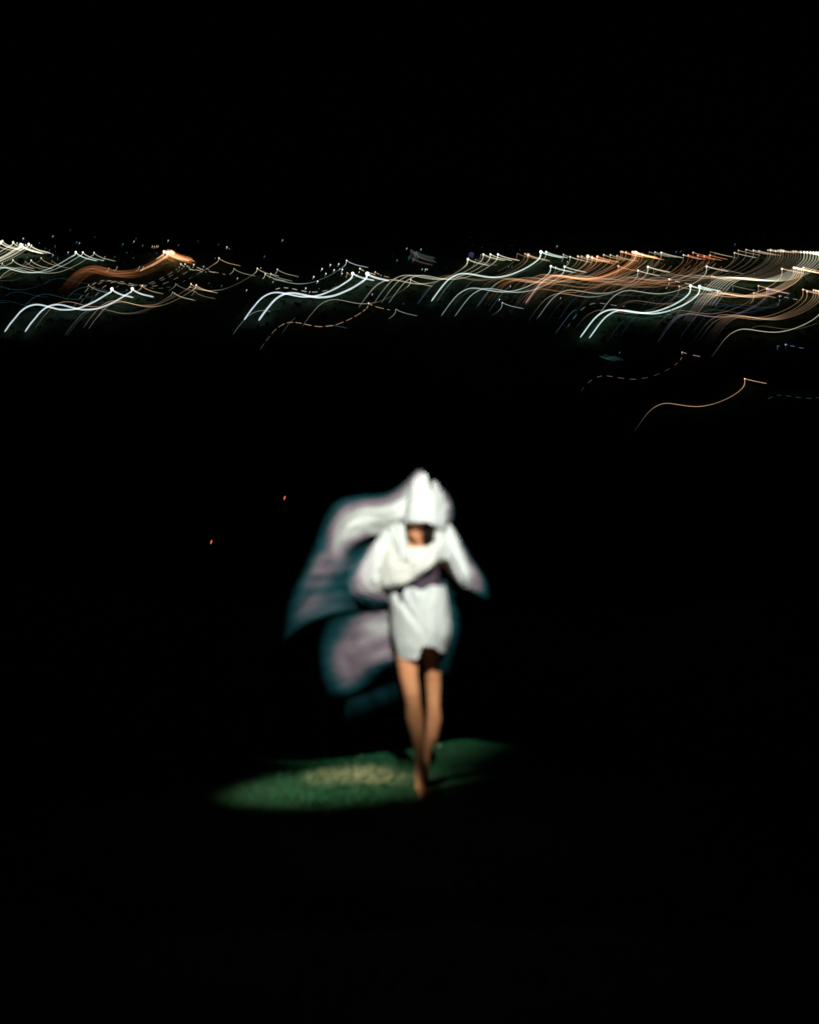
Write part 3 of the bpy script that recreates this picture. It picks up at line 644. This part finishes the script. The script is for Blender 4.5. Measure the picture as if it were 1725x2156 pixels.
cluster('red-orange', 'in the short row near the top at right', 'red-orange light trails', [S(4, x, y, col='red-orange' if i else 'amber', b=.55, w=3.4, tb=.45, hook=.85, seed=i) for i, (x, y) in enumerate(((705, 316), (740, 318), (777, 298), (812, 320), (860, 325), (903, 318)))])
cluster('dim cream', 'along the top edge at right', 'dim cream light trails on the top edge at right', [S(4, x, y, col='cream' if i % 3 else 'amber', b=bb, w=3, tb=.5, seed=i) for i, (x, y, bb) in enumerate(
    ((905, 292, .25), (940, 300, .22), (1088, 300, .5), (1118, 282, .35), (1175, 276, .35), (1230, 281, .5), (1272, 285, .4)))])
cluster('hazy cream', 'merging into a pale strip at the top right', 'hazy cream light trails at the top right', [S(4, 1340 + i * 19, 278 + i * 1.1 + _r2.uniform(-2, 5), col='cream' if i % 2 else 'amber', b=_r2.uniform(.2, .45), w=_r2.uniform(3, 5.5), tb=.45, hook=.5, seed=i) for i in range(14)])
cluster('bright cream', 'fanned out at the upper right edge', 'bright cream light trails at the upper right edge', [S(4, x, 294 + i, col='cream', b=.78, w=4.4, tb=.8, fade=.3, seed=i) for i, x in enumerate((1612, 1634, 1658, 1680, 1702, 1722, 1750, 1775))])
cluster('bright amber', 'fanned out below the upper right edge', 'bright amber light trails at right', [S(4, x, y, col='amber', b=.8, w=4.2, tb=.8, fade=.3, seed=i) for i, (x, y) in enumerate(((1445, 420), (1533, 410), (1545, 413), (1560, 416), (1574, 420), (1590, 424), (1606, 412)))])
cluster('cream', 'under the orange bunch at right', 'cream light trails under the orange bunch', [S(4, 362, 432, b=.62, w=4, tb=.75), S(4, 437, 405, col='cream', b=.8, w=4.6, tb=.75), S(4, 878, 402, b=.75, w=4, tb=.85, fade=.3), S(4, 480, 420, b=.2, w=2.4, tail=(0, .1)), S(4, 990, 420, b=.25, w=2.4, tail=(0, .06))])
cluster('thick mint-white', 'long and bright at lower right', 'thick mint light trails at lower right', [S(4, 757, 548, col='mint', b=1.0, w=5.8, fade=.2), S(4, 825, 552, col='mint', b=.98, w=5.8, fade=.2)])
cluster('brownish', 'around the thick mint pair at lower right', 'brownish light trails at right', [S(4, 597, 498, col='cream', b=.6, w=3.4, dash=22, tail=(0, .16)), S(4, 672, 552, col='brown', b=.55, w=3.2, tb=.85), S(4, 865, 535, col='brown', b=.3, w=3, tail=(0, .2)), S(4, 918, 476, col='brown', b=.5, w=3.4, tb=.6), S(4, 935, 480, col='brown', b=.4, w=3, tb=.6), S(4, 960, 590, col='brown', b=.45, w=4, tail=(0, .2))])
cluster('amber', 'in the lower row at right', 'amber light trails in the lower row at right', [S(4, 1233, 602, col='amber', b=.45, w=3.2, tail=(0, .15)), S(4, 1268, 548, col='amber', b=.55, w=3.2, tb=.6), S(4, 1330, 570, col='amber', b=.6, w=4, tb=.65), S(4, 1342, 574, col='violet', b=.5, w=4, tb=.8), S(4, 1427, 624, b=.35, w=2.8, dash=20, tail=(0, .14)), S(4, 1075, 546, b=.22, w=2.4, tail=(0, .08))])
cluster('pale amber', 'at the lower right edge', 'pale amber light trails at the lower right edge', [S(4, x, y, col='amber', b=.62, w=3.6, tb=.7, seed=i) for i, (x, y) in enumerate(((1603, 576), (1633, 590), (1683, 580), (1700, 584), (1718, 588), (1740, 592)))])
cluster('long golden', 'falling alone from the right edge', 'long golden light trails at the right edge', [S(4, 1748, 685, col='cream', b=.6, w=3.0, fade=.15, tb=1.3), S(4, 1872, 662, col='cream', b=.15, w=2.6, tb=1, tail=(.3, .8), hook=0)])
cluster('dashed pale', 'under the thick mint pair', 'dashed pale arcs at lower right', [S(4, 640, 500, col='white', b=.4, w=3, dash=30, tail=(.5, .97), hook=0), S(4, 1010, 560, col='white', b=.25, w=2.6, dash=28, tail=(.4, .7), hook=0)])
cluster('dashed golden', 'low and apart at lower right', None, [S(5, 1003, 215, col='pink', b=.5, w=2.4, dash=30, fade=.5, tb=.9, tail=(0, .90), hb=1.3, end=.5)])
cluster('solid golden', 'lowest of all at lower right', None, [S(5, 1333, 355, col='amber', b=.75, w=2.6, fade=.35, tb=1.2, end=.2)])
cluster('faint blue', 'low at the right edge', 'faint blue light trails low at the right', [S(5, 1548, 175, col='blue', b=.35, w=3, tail=(0, .06), dash=20), S(5, 1505, 182, col='blue', b=.25, w=3, tail=(0, .06), hook=.3), S(5, 1930, 310, col='teal', b=.28, w=2.4, dash=26, tail=(.4, .8), hook=0)])
_r3 = random.Random(5)
cluster('faint blue-green', 'in the small hazy patch below the town', 'blue-green light trails in the hazy patch', [S(5, 570 + i * 9, 226 + _r3.uniform(0, 16) + i * 1.2, col='teal', b=_r3.uniform(.02, .06) * (1 - abs(i - 5) / 7), w=8, tail=(0, .02), hook=.55, seed=i) for i in range(11)])
cluster('faint pinkish', 'in the small haze above the middle', 'pinkish light trails in the haze above the middle', [S(3, 130 + i * 9, 318 + _r3.uniform(-14, 60), col='pink' if 3 <= i <= 6 else 'teal', b=_r3.uniform(.04, .09), w=7, tail=(0, .06), hook=.5 if i < 4 else .9, seed=i) for i in range(9)])
cluster('faint violet', 'left of the cream group right of the middle', 'violet light trails', [S(3, 628 + i * 10, 322 + abs(i - 1.5) * 10, col='violet', b=.09, w=7, tail=(0, .08), hook=.15, seed=i) for i in range(4)])
# dim trails seen only by their blue-grey lower ends and tops
cluster('faint steel-blue', 'only its lower end showing', 'faint steel-blue light trail ends', [S(3, x, y, col='blue', b=bb, w=ww, tail=(.78, 1), hook=0) for x, y, bb, ww in
    ((1100, 345, .40, 5.5), (1590, 360, .38, 5.5), (1690, 395, .3, 4), (1400, 340, .24, 3.5), (1990, 345, .34, 4.5), (2080, 460, .3, 3), (2240, 570, .45, 3), (1860, 400, .22, 3), (1930, 380, .2, 3))])
cluster('dull tan', 'filling the orange band at right', 'dull tan light trails filling the band', [S(4, 300 + i * 47, 308 + _r3.uniform(-14, 60), col=_r3.choice(('brown', 'amber', 'red-orange')), b=_r3.uniform(.16, .34), w=_r3.uniform(3, 6), tail=(.12, 1), hook=0, fade=.3, seed=i) for i in range(16)])
cluster('dull teal', 'low among the trails at right', 'dull teal light trails', [S(4, 500 + i * 92, 470 + _r3.uniform(-60, 120), col=_r3.choice(('teal', 'blue')), b=_r3.uniform(.07, .16), w=_r3.uniform(2.6, 5), tail=(_r3.uniform(.1, .5), 1), hook=0, seed=i) for i in range(14)])
cluster('dull teal', 'low among the trails at left', 'dull teal light trails at left', [S(1, 420 + i * 115, 420 + _r3.uniform(-40, 190), col=_r3.choice(('teal', 'blue')), b=_r3.uniform(.03, .09), w=_r3.uniform(2.4, 4), tail=(_r3.uniform(.2, .5), _r3.uniform(.7, 1)), hook=0, seed=i) for i in range(10)])

for word, where, group, items in CL:
    objs = []
    for reg, x, y, k in items:
        sx, sy = src(reg, x, y); o = trail(sx, sy, **k); objs.append((sx, sy, o, k))
        bb = k.get('b', .6)
        if k.get('tail', (0, 1))[0] == 0 and k.get('hook', 1) > 0 and bb >= .35: head_lamp(o, sx, k.get('col', 'cream'), bb, k.get('w', 2.6))
    objs.sort(key=lambda q: q[0])
    for i, (sx, sy, o, k) in enumerate(objs):
        if len(objs) == 1: lab = f'{word} glowing light rope {where}'
        elif len(objs) == 2: lab = f'{"left" if i == 0 else "right"} one of two {word} light trails {where}'
        else: lab = f'{ORD[i]} {word} light rope from left, {where}'
        tag(o, lab, 'light rope', group)

POSTS = [
 ('at the upper left above the orange band', 'lamps at the upper left', [(1, x, y, b_, w_) for x, y, b_, w_ in ((193, 208, .5, 4), (437, 190, .4, 3.4), (372, 290, .25, 3), (325, 245, .2, 3), (455, 270, .28, 3), (437, 345, .35, 4), (475, 375, .3, 3.4), (225, 362, .28, 3.4), (562, 322, .4, 4), (632, 240, .28, 3.6), (655, 245, .35, 3.4), (780, 196, .12, 3), (580, 140, .12, 3.4), (1012, 255, .25, 4.5), (1103, 232, .35, 4), (1120, 210, .2, 3), (1175, 265, .3, 3.6), (1385, 225, .4, 4), (1470, 262, .2, 3.4))]),
 ('on the dark slope beneath the orange band', 'lamps on the dark slope at left', [(1, x, y, b_, w_) for x, y, b_, w_ in ((945, 360, .25, 3), (1045, 325, .22, 3), (1630, 230, .12, 3.4), (1043, 632, .25, 4), (1290, 330, .2, 3.2), (408, 305, .22, 3))]),
 ('scattered left of the middle', 'lamps scattered left of the middle', [(2, x, y, b_, w_) for x, y, b_, w_ in ((182, 258, .12, 4), (560, 355, .2, 4.4), (708, 222, .35, 4), (207, 597, .22, 4), (338, 535, .55, 3.4), (413, 632, .45, 3.8), (630, 565, .35, 3.4), (58, 437, .35, 3.4), (155, 370, .3, 3), (530, 450, .35, 3.2), (105, 575, .15, 4))]),
 ('in the spray of white dots above the thick pair', 'white lamps above the thick pair', [(2, x, y, b_, w_) for x, y, b_, w_ in ((1033, 458, .9, 4.6), (1102, 425, .85, 4.2), (1170, 418, .85, 4.2), (1133, 467, .9, 4.4), (1200, 463, .9, 5), (1065, 497, .85, 4.2), (965, 523, .9, 4.4), (997, 560, .9, 4.6), (1197, 495, .55, 4.6), (900, 617, .85, 4), (1178, 460, .5, 3), (1008, 620, .2, 3.4), (932, 648, .6, 3), (1447, 667, .45, 3.4), (1650, 388, .2, 3.4))]),
 ('right of the middle among the cream trails', 'lamps right of the middle', [(3, x, y, b_, w_) for x, y, b_, w_ in ((113, 290, .35, 3.6), (230, 297, .4, 3.6), (240, 460, .45, 3.2), (268, 462, .5, 4.6), (282, 462, .4, 3.4), (35, 387, .22, 4), (965, 600, .4, 3.6), (875, 710, .55, 4), (85, 745, .25, 3.2), (1350, 272, .35, 3.6), (1378, 697, .35, 3.2), (950, 440, .25, 3.6), (978, 438, .25, 3.4), (1435, 400, .4, 3.4), (1040, 300, .12, 3))]),
 ('at the right below the top row of trails', 'lamps at the right', [(4, x, y, b_, w_) for x, y, b_, w_ in ((1092, 234, .22, 4), (650, 290, .2, 4.4), (685, 288, .18, 4), (845, 425, .2, 3), (482, 658, .25, 3.2), (597, 708, .25, 3), (225, 1048, .3, 3.2), (540, 375, .15, 3.4), (1075, 575, .3, 3), (1240, 450, .12, 4))]),
]
for where, group, items in POSTS:
    items = sorted(items, key=lambda q: q[1])
    for i, (reg, x, y, b_, w_) in enumerate(items):
        sx, sy = src(reg, x, y); o = lamp_post(sx, sy, 'white' if b_ > .3 else 'teal' if i % 2 else 'blue', b_ * (1 if b_ > .3 else .9), w_)
        tag(o, f'{ORD[i]} small lamp from left, {where}', 'street lamp', group)

# two tiny red-orange marker lamps in the dark to the left of the person
red_m, n, l, b, out = node_mat('marker_glow'); em = n.new('ShaderNodeEmission'); em.inputs['Color'].default_value = (1.0, .16, .035, 1); em.inputs['Strength'].default_value = 0.9
n.remove(b); l.new(em.outputs[0], out.inputs['Surface'])
for (u, v, lab) in ((599, 1048, 'tiny red-orange marker lamp in the dark, upper of the two left of the person'), (444.5, 1141, 'tiny red-orange marker lamp in the dark, lower of the two left of the person')):
    d = ray(u, v); d = d / d.y
    y = 60.0; p = Vector((d.x * y, y, CAM_H + d.z * y)); g = p.z - 2.4
    e = bpy.data.objects.new('marker_lamp', None); C.objects.link(e); e.location = (p.x, y, min(g, knoll_z(p.x, y))); h = p.z - e.location.z
    bm = bmesh.new(); tube(bm, [Vector((0, .1, -.2)), Vector((0, .1, h * .5)), Vector((0, .08, h + .12)), Vector((0, 0, h + .14)), Vector((0, -.02, h + .09))], [.05, .045, .04, .03, .05], 6)
    me = bpy.data.meshes.new('post'); bm.to_mesh(me); bm.free(); link('post', me, post_m, e)
    bm = bmesh.new(); tube(bm, [Vector((.02, 0, h + .07)), Vector((.03, 0, h + .03)), Vector((.0, 0, h - .03)), Vector((-.012, 0, h - .09))], [.018, .033, .030, .012], 8)
    me = bpy.data.meshes.new('bulb'); bm.to_mesh(me); bm.free(); link('bulb', me, red_m, e)
    tag(e, lab, 'marker lamp', 'marker lamps left of the person')
